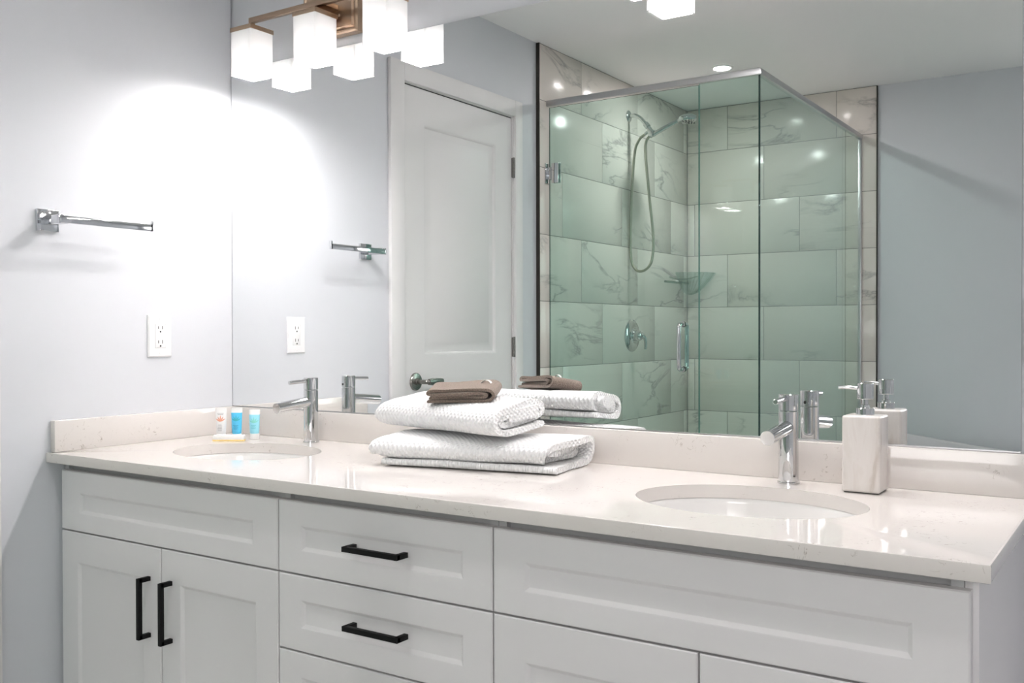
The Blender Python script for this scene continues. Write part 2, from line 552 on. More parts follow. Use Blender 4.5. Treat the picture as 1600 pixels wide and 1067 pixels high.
obj('fill_window_casing', b_, M['trim'], fill_window_1)
wall_right = struct(obj('wall_right', B().box((XWR, YBW, 0), (XWR+0.1, 0.008, ZCEIL)), M['wall']))
struct(obj('baseboard_far', B().box((1.10, YBW, 0.0), (XWR, YBW+0.014, 0.11), 0.004), M['trim']))
struct(obj('baseboard_right', B().box((XWR-0.014, YBW+0.015, 0.0), (XWR, 0.006, 0.11), 0.004), M['trim']))
struct(obj('baseboard_left', B().box((0, DY0+0.11, 0.0), (0.014, -0.53, 0.11), 0.004), M['trim']))

# tile cladding: every tile modelled, third-offset bond
def tile_wall(name, parent, face, u0, u1, joints, pitch):
    """face(u, z, d) -> point; rows 0.303 high from 2.1644 downwards"""
    bm = bmesh.new()
    uvl = bm.loops.layers.uv.new('UVMap')
    Z1, H, g = 2.1644, 0.303, 0.0012
    rows = [(Z1, ZCEIL-0.002, joints[0])]
    for k in range(1, 8):
        rows.append((max(Z1-H*k, 0.0), Z1-H*(k-1), joints[k % 3]))
    for zlo, zhi, j0 in rows:
        if zhi - zlo < 0.02:
            continue
        js = [j0 + pitch*k for k in range(-8, 9)]
        js = [u0] + [j for j in js if u0+0.01 < j < u1-0.01] + [u1]
        for ua, ub in zip(js, js[1:]):
            ox, oy = random.uniform(0, 40), random.uniform(0, 40)
            fl = random.choice((1, -1))
            bv = 0.0015
            q = [(ua+g, zlo+g), (ub-g, zlo+g), (ub-g, zhi-g), (ua+g, zhi-g)]
            qi = [(ua+g+bv, zlo+g+bv), (ub-g-bv, zlo+g+bv), (ub-g-bv, zhi-g-bv), (ua+g+bv, zhi-g-bv)]
            A = [bm.verts.new(face(u, z, 0.006)) for u, z in q]
            Bv = [bm.verts.new(face(u, z, 0.001)) for u, z in q]
            Cv = [bm.verts.new(face(u, z, 0.0)) for u, z in qi]
            fs = [bm.faces.new(Cv)]
            for k in range(4):
                fs.append(bm.faces.new((Bv[k], Bv[(k+1) % 4], Cv[(k+1) % 4], Cv[k])))
                fs.append(bm.faces.new((A[k], A[(k+1) % 4], Bv[(k+1) % 4], Bv[k])))
            co = {}
            for S_ in (A, Bv, Cv):
                for v, (u, z) in zip(S_, q):
                    co[v] = (u*fl+ox, z+oy)
            for f in fs:
                f.material_index = 0
                for lp in f.loops:
                    lp[uvl].uv = co[lp.vert]
    # grout bed
    pts = [face(u, z, d) for d in (0.0015, 0.0145) for u, z in ((u0, 0), (u1, 0), (u1, ZCEIL-0.001), (u0, ZCEIL-0.001))]
    vs = [bm.verts.new(p_) for p_ in pts]
    for q in ((0, 1, 2, 3), (7, 6, 5, 4), (0, 4, 5, 1), (1, 5, 6, 2), (2, 6, 7, 3), (3, 7, 4, 0)):
        f = bm.faces.new([vs[i] for i in q])
        f.material_index = 1
    bmesh.ops.recalc_face_normals(bm, faces=bm.faces[:])
    return obj(name, bm, M['tile'], parent, mats=[M['grout']], label='cream marble look wall tiles with grey veins and thin dark grout')

tile_wall('tile_cladding', wall_left, lambda u, z, d: (TX-d, u, z), YB, YT, {0: -2.120, 1: -2.332, 2: -1.940}, 0.607)
tile_wall('tile_cladding', wall_far, lambda u, z, d: (u, YB-d, z), TX, XT, {0: 0.262, 1: 0.479, 2: 0.0613}, 0.620)
obj('tile_edge_strip', B().box((0.0, YT, 0.0), (TX+0.003, YT+0.004, ZCEIL-0.002)), M['bronze'], wall_left, label='dark metal edging strip')
obj('tile_edge_strip', B().box((XT, YBW, 0.0), (XT+0.004, YB+0.003, ZCEIL-0.002)), M['bronze'], wall_far, label='dark metal edging strip')

# ------------------------------------------------------------------ door in the left wall
door = relief(lambda u, v, d: (-0.003-d, -u, v), -DY0, -DY1, 0.008, DZ, 0.04,
              [(0.9305, 1.4165, 1.024, 1.912), (0.9305, 1.4165, 0.20, 0.90)],
              [(0.006, 0.002), (0.013, 0.0105), (0.036, 0.0125), (0.052, 0.004)], 0.0015)
door_1 = struct(obj('door_1', door, M['trim']))
ORG[door_1.name] = Vector((0, 0, 0))
# jamb and casing
b_ = B()
b_.box((-0.12, DY0+G, 0), (0.001, DY0+0.024, DZ+0.024)).box((-0.12, DY1-0.024, 0), (0.001, DY1-G, DZ+0.024)).box((-0.12, DY1-G, DZ+G), (0.001, DY0+G, DZ+0.024))
obj('door_jamb', b_, M['trim'], door_1)
def casing(y_in, y_out, z_in, z_out):
    b_ = B()
    for (lo, hi) in (((0.0005, min(y_in[0], y_out[0]), 0), (0.017, max(y_in[0], y_out[0]), z_out)),
                     ((0.0005, min(y_in[1], y_out[1]), 0), (0.017, max(y_in[1], y_out[1]), z_out)),
                     ((0.0005, y_in[1], z_in), (0.0165, y_in[0], z_out))):
        b_.box(lo, hi, 0.003)
    return b_
obj('door_gap_shade', B().box((-0.030, DY1+0.001, DZ+0.0003), (-0.0045, DY0-0.001, DZ+G-0.0002)), M['slot'], door_1, label='dark strip standing in for shade in the gap above the door')  # dark strip painting the shade in the gap over the slab
obj('door_casing', casing((-0.796, -1.5405), (-0.7175, -1.596), 2.0500, 2.119), M['trim'], door_1)
for zh in (1.828, 1.05, 0.25):
    b_ = B().rod((0.006, -1.539, zh-0.044), (0.006, -1.539, zh+0.044), 0.0065, ch=0.001)
    b_.box((-0.002, -1.5465, zh-0.042), (0.0035, -1.533, zh+0.042))
    for dz in (-0.0145, 0.0145):
        b_.lathe([(0.0072, 0), (0.0072, 0.001)], (0.006, -1.539, zh+dz))
    obj('hinge', b_, M['nickel'], door_1, label='dark nickel hinge')
h = obj('door_lever', B().tube([(0.003, -0.875, 0.928), (0.038, -0.875, 0.928), (0.052, -0.879, 0.928), (0.058, -0.893, 0.928)], 0.0085, smooth=5), M['nickel'], door_1, label='satin nickel lever handle')
obj('rosette', B().lathe([(0.034, 0), (0.034, 0.004), (0.031, 0.008), (0.014, 0.010), (0.013, 0.018)], (-0.003, -0.875, 0.928), (1, 0, 0)), M['nickel'], h)
b_ = B()
b2 = bmesh.new()
secs = [(-0.882, 0.0095, 0.0115), (-0.900, 0.0095, 0.0140), (-0.930, 0.008, 0.0135), (-0.955, 0.0065, 0.0115), (-0.968, 0.005, 0.0095)]
rings = []
for y, rx, rz in secs:
    rings.append([b2.verts.new((0.058+rx*math.cos(t)*(abs(math.cos(t))**-0.3 if abs(math.cos(t)) > 1e-3 else 1)*0.9, y, 0.928+rz*math.sin(t))) for t in [2*PI*k/20 for k in range(20)]])
for A, C in zip(rings, rings[1:]):
    for k in range(20):
        b2.faces.new((A[k], A[(k+1) % 20], C[(k+1) % 20], C[k]))
b2.faces.new(rings[0]); b2.faces.new(rings[-1])
bmesh.ops.recalc_face_normals(b2, faces=b2.faces[:])
b_._in(b2)
obj('lever_grip', b_, M['nickel'], h)

# ------------------------------------------------------------------ mirror
XM = 2.1334
ZM0, ZM1 = ZC+SPL+0.001, 1.9063
mir = thing('mirror', (XM/2, 0.004, ZM0), 'wide frameless mirror standing on the quartz backsplash', 'mirror')
bm = bmesh.new()
bmesh.ops.create_cube(bm, size=1)
for v in bm.verts:
    v.co = Vector((0.0015 + (v.co.x+0.5)*(XM-0.0015), 0.0 + (v.co.y+0.5)*0.0055, ZM0 + (v.co.z+0.5)*(ZM1-ZM0)))
bm.faces.ensure_lookup_table()
for f in bm.faces:
    f.material_index = 0 if f.normal.y < -0.9 else 1
obj('mirror_glass', bm, M['mirror'], mir, mats=[M['edgeseal']])
b_ = B().box((1.55, -0.0035, ZM0-0.001), (XM, 0.006, ZM0+0.0022), 0.0008)
obj('bottom_channel', b_, M['steel'], mir, label='thin chrome channel along the bottom edge')

# ------------------------------------------------------------------ countertop with two oval cut-outs
SK = ((0.410, -0.300, 0.206, 0.162), (1.7285, -0.300, 0.208, 0.162))
def slab():
    bm = bmesh.new()
    x0, x1, y0, y1, zt, zb = 0.001, XR, -DC, -0.001, ZC, ZC-CT
    n = 72
    xs = [x0, (SK[0][0]+SK[1][0])/2, x1]
    ch = 0.003
    def side(z, ins, flip):
        outl = []
        for (cx, cy, ax, by), xa, xb in zip(SK, xs[:2], xs[1:]):
            A = xa if xa != x0 else x0+ins
            Bx = xb if xb != x1 else x1-ins
            ya, yb_ = y0+ins, y1
            el, sq = [], []
            angs = [2*PI*k/n for k in range(n)]
            corners = [math.atan2(yy-cy, xx-cx) % (2*PI) for xx in (A, Bx) for yy in (ya, yb_)]
            for cang in corners:
                k = min(range(n), key=lambda i: abs(angs[i]-cang))
                angs[k] = cang
            for t in angs:
                el.append(bm.verts.new((cx+ax*math.cos(t), cy+by*math.sin(t), z)))
                dx, dy = math.cos(t), math.sin(t)
                sx = ((Bx-cx)/dx if dx > 0 else (A-cx)/dx) if abs(dx) > 1e-9 else 1e9
                sy = ((yb_-cy)/dy if dy > 0 else (ya-cy)/dy) if abs(dy) > 1e-9 else 1e9
                s_ = min(sx, sy)
                sq.append(bm.verts.new((cx+dx*s_, cy+dy*s_, z)))
            for k in range(n):
                bm.faces.new((el[k], el[(k+1) % n], sq[(k+1) % n], sq[k]))
            outl.append(el)
        return outl
    top = side(zt, ch, False)
    bot = side(zb, ch, True)
    for A, C in zip(top, bot):
        for k in range(n):
            bm.faces.new((A[k], A[(k+1) % n], C[(k+1) % n], C[k]))
    # outer edge with eased corner
    def rect(z, i):
        return [bm.verts.new(p_) for p_ in ((x0+i, y1, z), (x0+i, y0+i, z), (x1-i, y0+i, z), (x1-i, y1, z))]
    R = [rect(zt, ch), rect(zt-ch*0.3, ch*0.3), rect(zt-ch, 0), rect(zb+ch, 0), rect(zb+ch*0.3, ch*0.3), rect(zb, ch)]
    for A, C in zip(R, R[1:]):
        for k in range(4):
            bm.faces.new((A[k], A[(k+1) % 4], C[(k+1) % 4], C[k]))
    bmesh.ops.remove_doubles(bm, verts=bm.verts[:], dist=1e-5)
    bmesh.ops.recalc_face_normals(bm, faces=bm.faces[:])
    return bm
ct = thing('countertop', (XR/2, -DC/2, ZC-CT), 'long cream quartz countertop with two oval sink cutouts', 'countertop')
obj('slab', slab(), M['quartz'], ct)
obj('backsplash', B().box((0.0205, -0.0205, ZC), (XR, -0.0005, ZC+SPL), 0.0015), M['quartz'], ct)
obj('side_splash', B().box((0.0005, -DC+0.012, ZC), (0.0200, -0.0005, ZC+SPL), 0.0015), M['quartz'], ct)

def sink(i, label):
    cx, cy, ax, by = SK[i]
    t = thing('sink', (cx, cy, ZC-0.165), label, 'sink', 'undermount sinks in the countertop')
    bm = bmesh.new()
    n = 64
    zr = ZC-CT-0.0005
    prof = [(1.10, 0), (1.10, -0.012), (1.03, -0.014), (0.98, -0.075), (0.86, -0.125), (0.55, -0.152), (0.12, -0.160),
            (0.10, -0.150), (0.52, -0.142), (0.83, -0.116), (0.95, -0.07), (0.995, -0.010), (1.002, -0.002), (1.012, 0)]
    rings = []
    for s_, z in prof:
        rings.append([bm.verts.new((cx+ax*s_*math.cos(2*PI*k/n), cy+by*s_*math.sin(2*PI*k/n), zr+z)) for k in range(n)])
    rings.append(rings[0])
    for A, C in zip(rings, rings[1:]):
        for k in range(n):
            bm.faces.new((A[k], A[(k+1) % n], C[(k+1) % n], C[k]))
    bmesh.ops.recalc_face_normals(bm, faces=bm.faces[:])
    obj('basin', bm, M['china'], t, ang=50)
    obj('drain', B().lathe([(0.0, 0.004), (0.014, 0.004), (0.016, 0.001), (0.0215, 0.003), (0.023, 0.0), (0.019, -0.006), (0.0, -0.006)], (cx, cy, zr-0.150)), M['chrome'], t, label='chrome drain')
    return t
sink(0, 'white oval undermount sink under the left faucet, nearest the left wall')
sink(1, 'white oval undermount sink under the right faucet, beside the soap dispenser')

# ------------------------------------------------------------------ faucets
def faucet(x, y, label):
    ZF = ZC+0.0004
    t = thing('faucet', (x, y, ZF), label, 'faucet', 'single lever faucets on the countertop')
    r, H = 0.0195, 0.1775
    obj('body', B().lathe([(r+0.0025, 0), (r+0.0025, 0.003), (r, 0.0045), (r, 0.1425), (r-0.0012, 0.1435)], (x, y, ZF), seg=48), M['chrome'], t)
    cp = obj('cap', B().lathe([(r-0.0012, 0), (r, 0.001), (r, H-0.1445-0.0012), (r-0.0012, H-0.1445)], (x, y, ZF+0.1445), seg=48), M['chrome'], t)
    obj('set_screw', B().lathe([(0.0032, 0), (0.0032, 0.0006)], (x-0.2*r, y+0.98*r, ZF+0.153), (-0.2, 0.98, 0), 12), M['slot'], cp)
    obj('spout', B().rod((x, y-0.012, ZF+0.112), (x, y-0.126, ZF+0.1010), 0.0142, ch=0.0008, seg=40), M['chrome'], t)
    lv = obj('lever', B().rod((x, y-0.017, ZF+0.1690), (x, y-0.080, ZF+0.1665), 0.0052, ch=0.0007, seg=20), M['chrome'], t)
    return t
F1 = faucet(0.4075, -0.0740, 'chrome single lever faucet behind the left sink, beside the small tubes')
F2 = dup(F1, (1.321, 0.0040, 0), 'chrome single lever faucet behind the right sink, left of the soap dispenser')

# ------------------------------------------------------------------ vanity cabinets
LOOPS = [(0.003, 0.0008), (0.010, 0.0065), (0.0115, 0.0070)]
def front(x0, x1, z0, z1, parent, name, fx, fzt, fzb, fxr=None):
    hole = (x0+fx, x1-(fxr or fx), z0+fzb, z1-fzt)
    return obj(name, relief(lambda u, v, d: (u, FY+d, v), x0, x1, z0, z1, 0.019, [hole], LOOPS, 0.0022), M['cab'], parent, ang=20)
def pull(parent, horiz, cx, cz, L_=0.140):
    "square-section bar pull on a front"
    b_ = B()
    w, off = 0.0105, 0.033
    y1, y0 = FY+0.0005, FY-off
    h_ = L_/2
    if horiz:
        b_.box((cx-h_, y0, cz-w/2), (cx+h_, y0+w, cz+w/2), 0.001)
        for s_ in (-1, 1):
            xx = cx+s_*(h_-w/2)
            b_.box((xx-w/2, y0+0.002, cz-w/2), (xx+w/2, y1, cz+w/2), 0.001)
    else:
        b_.box((cx-w/2, y0, cz-h_), (cx+w/2, y0+w, cz+h_), 0.001)
        for s_ in (-1, 1):
            zz = cz+s_*(h_-w/2)
            b_.box((cx-w/2, y0+0.002, zz-w/2), (cx+w/2, y1, zz+w/2), 0.001)
    obj('pull_handle', b_, M['black'], parent, label='matt black square bar pull')
ZT, ZT0 = 0.7695, 0.6195       # top row of fronts
ZU = 0.6160                    # top of the row below
KICK = 0.10
def carcass(x0, x1, parent, rend=False):
    b_ = B()
    yb, yf, zt = -0.003, FY+0.0195, ZC-CT-0.0005
    b_.box((x0, yf+0.0005, 0.0), (x0+0.017, yb, zt)).box((x1-0.017, yf+0.0005, 0.0), (x1, yb, zt))
    b_.box((x0+0.017, yf+0.0005, KICK), (x1-0.017, yb, KICK+0.017))
    b_.box((x0+0.017, yb-0.006, KICK), (x1-0.017, yb, zt))
    b_.box((x0+0.017, yf+0.012, zt-0.09), (x1-0.017, yf+0.028, zt))
    b_.box((x0+0.017, yf+0.055, 0.0), (x1-0.017, yf+0.071, KICK))
    return obj('carcass', b_, M['carc'], parent)
C0, C1, C2, C3 = 0.0172, 0.8075, 1.3550, 2.1342
g = 0.0016
lab = 'white shaker vanity unit '
cl = thing('vanity_cabinet', ((C0+C1)/2, FY/2, 0), lab+'with two doors against the left wall', 'cabinet', 'white vanity cabinets under the countertop')
carcass(C0-0.014, C1, cl)
front(C0+g, C1-g, ZT0, ZT, cl, 'false_front', 0.074, 0.0515, 0.0425)
for x0, x1, hx in ((C0+g, 0.4165, 0.3745), (0.4195, C1-g, 0.4545)):
    d = front(x0, x1, KICK+0.012, ZU, cl, 'door', 0.0645, 0.0725, 0.0725)
    pull(d, False, hx, 0.4755, 0.143)
cm = thing('vanity_cabinet', ((C1+C2)/2, FY/2, 0), lab+'of stacked drawers between the two sink units', 'cabinet', 'white vanity cabinets under the countertop')
carcass(C1+0.0005, C2-0.0005, cm)
for z0, z1, hz in ((ZT0, ZT, 0.6955), (0.4600, ZU, 0.5405), (0.2890, 0.4565, 0.375), (KICK+0.012, 0.2855, 0.198)):
    d = front(C1+g, C2-g, z0, z1, cm, 'drawer', 0.0625, 0.048, 0.046)
    pull(d, True, 1.0895, hz, 0.141)
cr = thing('vanity_cabinet', ((C2+C3)/2, FY/2, 0), lab+'with a wide false front below the right sink', 'cabinet', 'white vanity cabinets under the countertop')
carcass(C2+0.0005, C3-0.012, cr)
front(C2+g, C3-g, ZT0, ZT, cr, 'false_front', 0.063, 0.0515, 0.0425, 0.070)
for x0, x1, hx in ((C2+g, 1.7435, 1.706), (1.7470, C3-g, 1.785)):
    d = front(x0, x1, KICK+0.012, ZU, cr, 'door', 0.0645, 0.0725, 0.0725)
    pull(d, False, hx, 0.44, 0.143)
obj('end_panel', B().box((C3-0.0115, FY+0.0205, 0.0), (C3+0.0065, -0.002, ZC-CT-0.0005), 0.001), M['cab'], cr)

# ------------------------------------------------------------------ vanity lights
def vanity_light(cx, label):
    t = thing('vanity_light', (cx, 0.006, 1.99), label, 'light fixture', 'vanity lights above the mirror')
    ym, sp = -0.0760, 0.2505
    zb, zt = 1.8475, 1.9700     # shade
    # backplate: stepped bevel rim
    b_ = relief(lambda u, v, d: (u, -0.022+d, v), cx-0.102, cx+0.102, 1.934, 2.074, 0.0285,
                [(cx-0.094, cx+0.094, 1.942, 2.066)], [(0.004, 0.004), (0.006, 0.004), (0.010, -0.001)], 0.004)
    bp_ = obj('backplate', b_, M['champ'], t, ang=20)
    for dx in (-0.038, 0.038):
        obj('screw', B().lathe([(0.0042, 0), (0.0042, 0.002), (0.0025, 0.0045), (0, 0.005)], (cx+dx, -0.021, 1.985), (0, -1, 0), 16), M['champ'], bp_)
    obj('arm', B().box((cx-0.035, ym-0.005, 2.000), (cx+0.035, -0.020, 2.014), 0.001), M['champ'], t)
    obj('crossbar', B().box((cx-sp-0.006, ym-0.007, 2.000), (cx+sp+0.006, ym+0.007, 2.0145), 0.0008), M['champ'], t)
    for k in (-1, 0, 1):
        x = cx+k*sp
        hs = 0.0432
        cap = obj('shade_cap', B().box((x-hs, ym-hs, zt), (x+hs, ym+hs, zt+0.0125), 0.0012).box((x-0.006, ym-0.006, zt+0.012), (x+0.006, ym+0.006, 2.002)), M['champ'], t)
        # open-bottomed square glass
        bm = bmesh.new()
        ho, hi_ = 0.0420, 0.0380
        def sq(h_, z):
            r_ = 0.003
            pts = []
            for sx, sy in ((1, 1), (-1, 1), (-1, -1), (1, -1)):
                for (du, dv) in (((r_, 0), (0, r_)) if sx*sy < 0 else ((0, r_), (r_, 0))):
                    pts.append((x+sx*(h_-du), ym+sy*(h_-dv), z))
            return [bm.verts.new(p_) for p_ in pts]
        R = [sq(ho, zt), sq(ho, zb), sq(hi_, zb), sq(hi_, zt-0.004)]
        for A, C in zip(R, R[1:]):
            n = len(A)
            for q in range(n):
                bm.faces.new((A[q], A[(q+1) % n], C[(q+1) % n], C[q]))
        bm.faces.new(R[0]); bm.faces.new(R[-1])
        bmesh.ops.recalc_face_normals(bm, faces=bm.faces[:])
        obj('lamp_shade', bm, M['shade'], cap, label='frosted white square glass shade')
        ld = bpy.data.lights.new('bulb', 'POINT')
        ld.energy = BULB_W
        ld.color = (1.0, 0.95, 0.94)
        ld.shadow_soft_size = 0.0215
        lo = bpy.data.objects.new('bulb', ld)
        COL.objects.link(lo)
        lo.parent = cap
        lo.location = Vector((x, ym, zb+0.0215)) - ORG[cap.name]
    return t
vanity_light(0.4310, 'champagne three shade vanity light over the left sink, near the corner')
vanity_light(1.6600, 'champagne three shade vanity light over the right sink, seen in the mirror')

# ------------------------------------------------------------------ recessed lights
def downlight(x, y, r, m_, label):
    t = thing('recessed_light', (x, y, ZCEIL), label, 'ceiling light', 'round recessed ceiling lights')
    obj('trim_ring', B().lathe([(r, -0.001), (r, -0.004), (r+0.004, -0.006), (r+0.014, -0.003), (r+0.015, 0.0), (r, 0.0)], (x, y, ZCEIL-0.0003), seg=40, cap=False), M['ring'], t)
    obj('lens', B().lathe([(r-0.0005, 0), (r-0.0005, -0.003), (r*0.7, -0.0045), (0, -0.005)], (x, y, ZCEIL-0.0004), seg=40), m_, t)
    return t
downlight(0.540, -2.60, 0.040, M['lens'], 'round recessed light glowing in the ceiling above the glass shower')
downlight(0.95, -1.12, 0.060, M['fill_lens'], 'added unseen fill light, recessed in the ceiling nearest the room door')  # out-of-view lamp added to brighten the room
downlight(2.35, -1.12, 0.060, M['fill_lens'], 'added unseen fill light, recessed in the ceiling at the right of the room')  # second added fill lamp, also out of view

# ------------------------------------------------------------------ shower
YG, XS, ZG = -1.8045, 1.0082, 2.1420
XD = 0.7530
def pane(lo, hi, thin):
    bm = bmesh.new()
    bmesh.ops.create_cube(bm, size=1)
    for v in bm.verts:
        v.co = Vector([lo[i]+(v.co[i]+0.5)*(hi[i]-lo[i]) for i in range(3)])
    for f in bm.faces:
        f.material_index = 0 if abs(f.normal[thin]) > 0.9 else (2 if abs(f.calc_center_median().x-XD) < 0.01 else 1)
    return bm
CURB = 0.09
obj_base = thing('shower_pan', (XS/2, (YG+YB)/2, 0), 'low white shower tray inside the glass enclosure', 'shower pan')
b_ = B().box((TX+0.001, YB+0.001, 0), (XS+0.05, YG+0.05, 0.05), 0.004)
b_.box((TX+0.001, YG-0.05, 0.045), (XS+0.05, YG+0.05, CURB), 0.006).box((XS-0.05, YB+0.001, 0.045), (XS+0.05, YG, CURB), 0.006)
obj('basin', b_, M['base'], obj_base)
obj('drain', B().lathe([(0.0, 0.002), (0.05, 0.002), (0.052, 0)], (0.5, -2.6, 0.051)), M['chrome'], obj_base)

sc = thing('shower_screen', (XS, YG, CURB), 'green tinted fixed glass panels with brushed header at the shower corner', 'shower screen')
obj('front_panel', pane((XD+0.0015, YG-0.004, CURB+0.001), (XS+0.004, YG+0.004, ZG+0.004), 1), M['glass'], sc, mats=[M['glassedge'], M['glassjoint']])
obj('side_panel', pane((XS-0.004, YB+0.009, CURB+0.001), (XS+0.004, YG-0.0045, ZG+0.004), 0), M['glass'], sc, mats=[M['glassedge'], M['glassjoint']])
def rail():
    b_ = B()
    # mitred L with a rounded top: sweep of a profile
    prof = [(-0.012, 0), (0.012, 0), (0.012, 0.014), (0.009, 0.0245), (0.004, 0.028), (-0.004, 0.028), (-0.009, 0.0245), (-0.012, 0.014)]
    bm = bmesh.new()
    def ring_(pos):
        return [bm.verts.new(pos(o_, z)) for o_, z in prof]
    R = [ring_(lambda o_, z: (TX+0.001, YG+o_, ZG+z)), ring_(lambda o_, z: (XS+o_, YG+o_, ZG+z)), ring_(lambda o_, z: (XS+o_, YB+0.001, ZG+z))]
    for A, C in zip(R, R[1:]):
        n = len(A)
        for k in range(n):
            bm.faces.new((A[k], A[(k+1) % n], C[(k+1) % n], C[k]))
    bm.faces.new(R[0]); bm.faces.new(R[-1])
    bmesh.ops.recalc_face_normals(bm, faces=bm.faces[:])
    return bm
obj('header_rail', rail(), M['steel'], sc, label='brushed aluminium header rail')
obj('wall_channel', B().box((XS-0.009, YB+0.0005, CURB), (XS+0.009, YB+0.014, ZG+0.004), 0.001), M['steel'], sc, label='brushed aluminium wall channel')

sd = thing('shower_door', (TX+0.02, YG, CURB), 'green tinted hinged glass shower door with chrome pull', 'shower door')
DX0 = TX+0.012
obj('door_glass', pane((DX0, YG-0.004, CURB+0.012), (XD-0.0015, YG+0.004, ZG-0.006), 1), M['glass'], sd, mats=[M['glassedge'], M['glassjoint']])
for zh in (1.836, 0.42):
    hz = 0.045
    b_ = B()
    for s_ in (-1, 1):
        ya, yb_ = (YG+0.0045, YG+0.012) if s_ > 0 else (YG-0.012, YG-0.0045)
        b_.box((DX0+0.016, ya, zh-hz), (DX0+0.052, yb_, zh+hz), 0.0012)
        b_.box((DX0-0.002, ya, zh-hz*0.62), (DX0+0.0155, yb_, zh+hz*0.62), 0.001)
    b_.box((TX+0.001, YG-0.016, zh-hz), (TX+0.006, YG+0.026, zh+hz), 0.001)
    b_.box((TX+0.005, YG-0.011, zh-hz*0.6), (DX0+0.001, YG+0.011, zh+hz*0.6), 0.001)
    obj('hinge', b_, M['dkchrome'], sd, label='chrome glass hinge')
xh, za, zb_ = 0.680, 0.957, 1.146
b_ = B()
for s_ in (1, -1):
    o_ = 0.040*s_
    b_.tube([(xh, YG+0.005*s_, zb_), (xh, YG+0.024*s_, zb_), (xh, YG+o_-0.005*s_, zb_-0.004), (xh, YG+o_, zb_-0.018), (xh, YG+o_, (za+zb_)/2),
             (xh, YG+o_, za+0.018), (xh, YG+o_-0.005*s_, za+0.004), (xh, YG+0.024*s_, za), (xh, YG+0.005*s_, za)], 0.0095, 20, 6)
    for z in (za, zb_):
        b_.lathe([(0.0125, 0), (0.0125, 0.003), (0.0095, 0.004)], (xh, YG+0.0045*s_, z), (0, s_, 0))
obj('pull_handle', b_, M['chrome'], sd, label='chrome back to back pull handle')

# hand shower set
yh = -2.62
hs_ = thing('hand_shower', (TX, yh, 2.2479), 'chrome hand shower with looped metal hose on the tiled shower wall', 'shower head')
obj('escutcheon', B().lathe([(0.030, 0), (0.030, 0.003), (0.022, 0.009), (0.012, 0.012)], (TX, yh, 2.2479), (1, 0, 0)), M['chrome'], hs_)
obj('shower_arm', B().tube([(TX+0.008, yh, 2.2479), (0.055, yh, 2.246), (0.085, yh, 2.228), (0.118, yh, 2.191)], 0.0105, 18), M['chrome'], hs_)
b_ = B().rod((0.112, yh, 2.198), (0.130, yh, 2.176), 0.0155, ch=0.002)
b_.rod((0.128, yh, 2.178), (0.150, yh, 2.148), 0.0125, ch=0.001)
b_.box((0.132, yh-0.016, 2.126), (0.166, yh+0.016, 2.158), 0.005)
b_.rod((0.136, yh, 2.158), (0.110, yh, 2.143), 0.0085, ch=0.001)
obj('bracket', b_, M['chrome'], hs_)
wand = obj('wand', B().tube([(0.140, yh, 2.131), (0.190, yh, 2.150), (0.240, yh, 2.1695), (0.292, yh, 2.189)], lambda t: 0.0125-0.002*t, 18), M['chrome'], hs_)
ax = Vector((0.25, 0.0, -1)).normalized()
obj('spray_head', B().lathe([(0.012, -0.022), (0.034, -0.018), (0.048, -0.008), (0.050, 0.006), (0.046, 0.014), (0.0, 0.016)], (0.346, yh, 2.1935), (0.12, 0, -1), 36), M['chrome'], wand)
b_ = B()
for rr, nn in ((0.038, 14), (0.024, 9), (0.010, 4)):
    for k in range(nn):
        t_ = 2*PI*k/nn
        b_.lathe([(0.0028, 0), (0.002, 0.0035)], (0.346+rr*math.cos(t_)*0.99, yh+rr*math.sin(t_), 2.1775-0.12*rr*math.cos(t_)), (0.12, 0, -1), 8)
obj('nozzles', b_, M['slot'], wand)
# hose: one loop hanging in front of the wall
hp = [(0.112, yh, 2.1445), (0.078, yh, 2.118), (0.052, yh+0.002, 2.050), (0.036, yh+0.004, 1.851), (0.028, yh+0.004, 1.616), (0.030, yh, 1.498),
      (0.050, yh, 1.447), (0.085, yh, 1.430), (0.125, yh, 1.447), (0.150, yh, 1.492), (0.157, yh, 1.608), (0.132, yh, 1.843), (0.113, yh, 2.043), (0.118, yh, 2.105), (0.138, yh, 2.131)]
hp = catmull(hp, 24)
obj('hose', B().tube(hp, 0.0072, 12, 1), M['hose'], hs_, label='ribbed metal hose')

sv = thing('shower_valve', (TX, -2.655, 1.093), 'round chrome shower valve plate with lever, below the hose', 'shower valve')
yv, zv = -2.655, 1.093
obj('plate', B().lathe([(0.085, 0), (0.085, 0.003), (0.078, 0.009), (0.040, 0.014), (0.036, 0.020)], (TX, yv, zv), (1, 0, 0), 48), M['chrome'], sv)
obj('hub', B().lathe([(0.028, 0), (0.027, 0.030), (0.022, 0.042), (0.010, 0.048), (0, 0.049)], (TX+0.016, yv, zv), (1, 0, 0), 32), M['chrome'], sv)
obj('lever', B().tube([(TX+0.045, yv, zv+0.005), (TX+0.068, yv-0.004, zv-0.004), (TX+0.078, yv-0.008, zv-0.030), (TX+0.074, yv-0.010, zv-0.072)], lambda t: 0.013-0.006*t, 16), M['chrome'], sv)

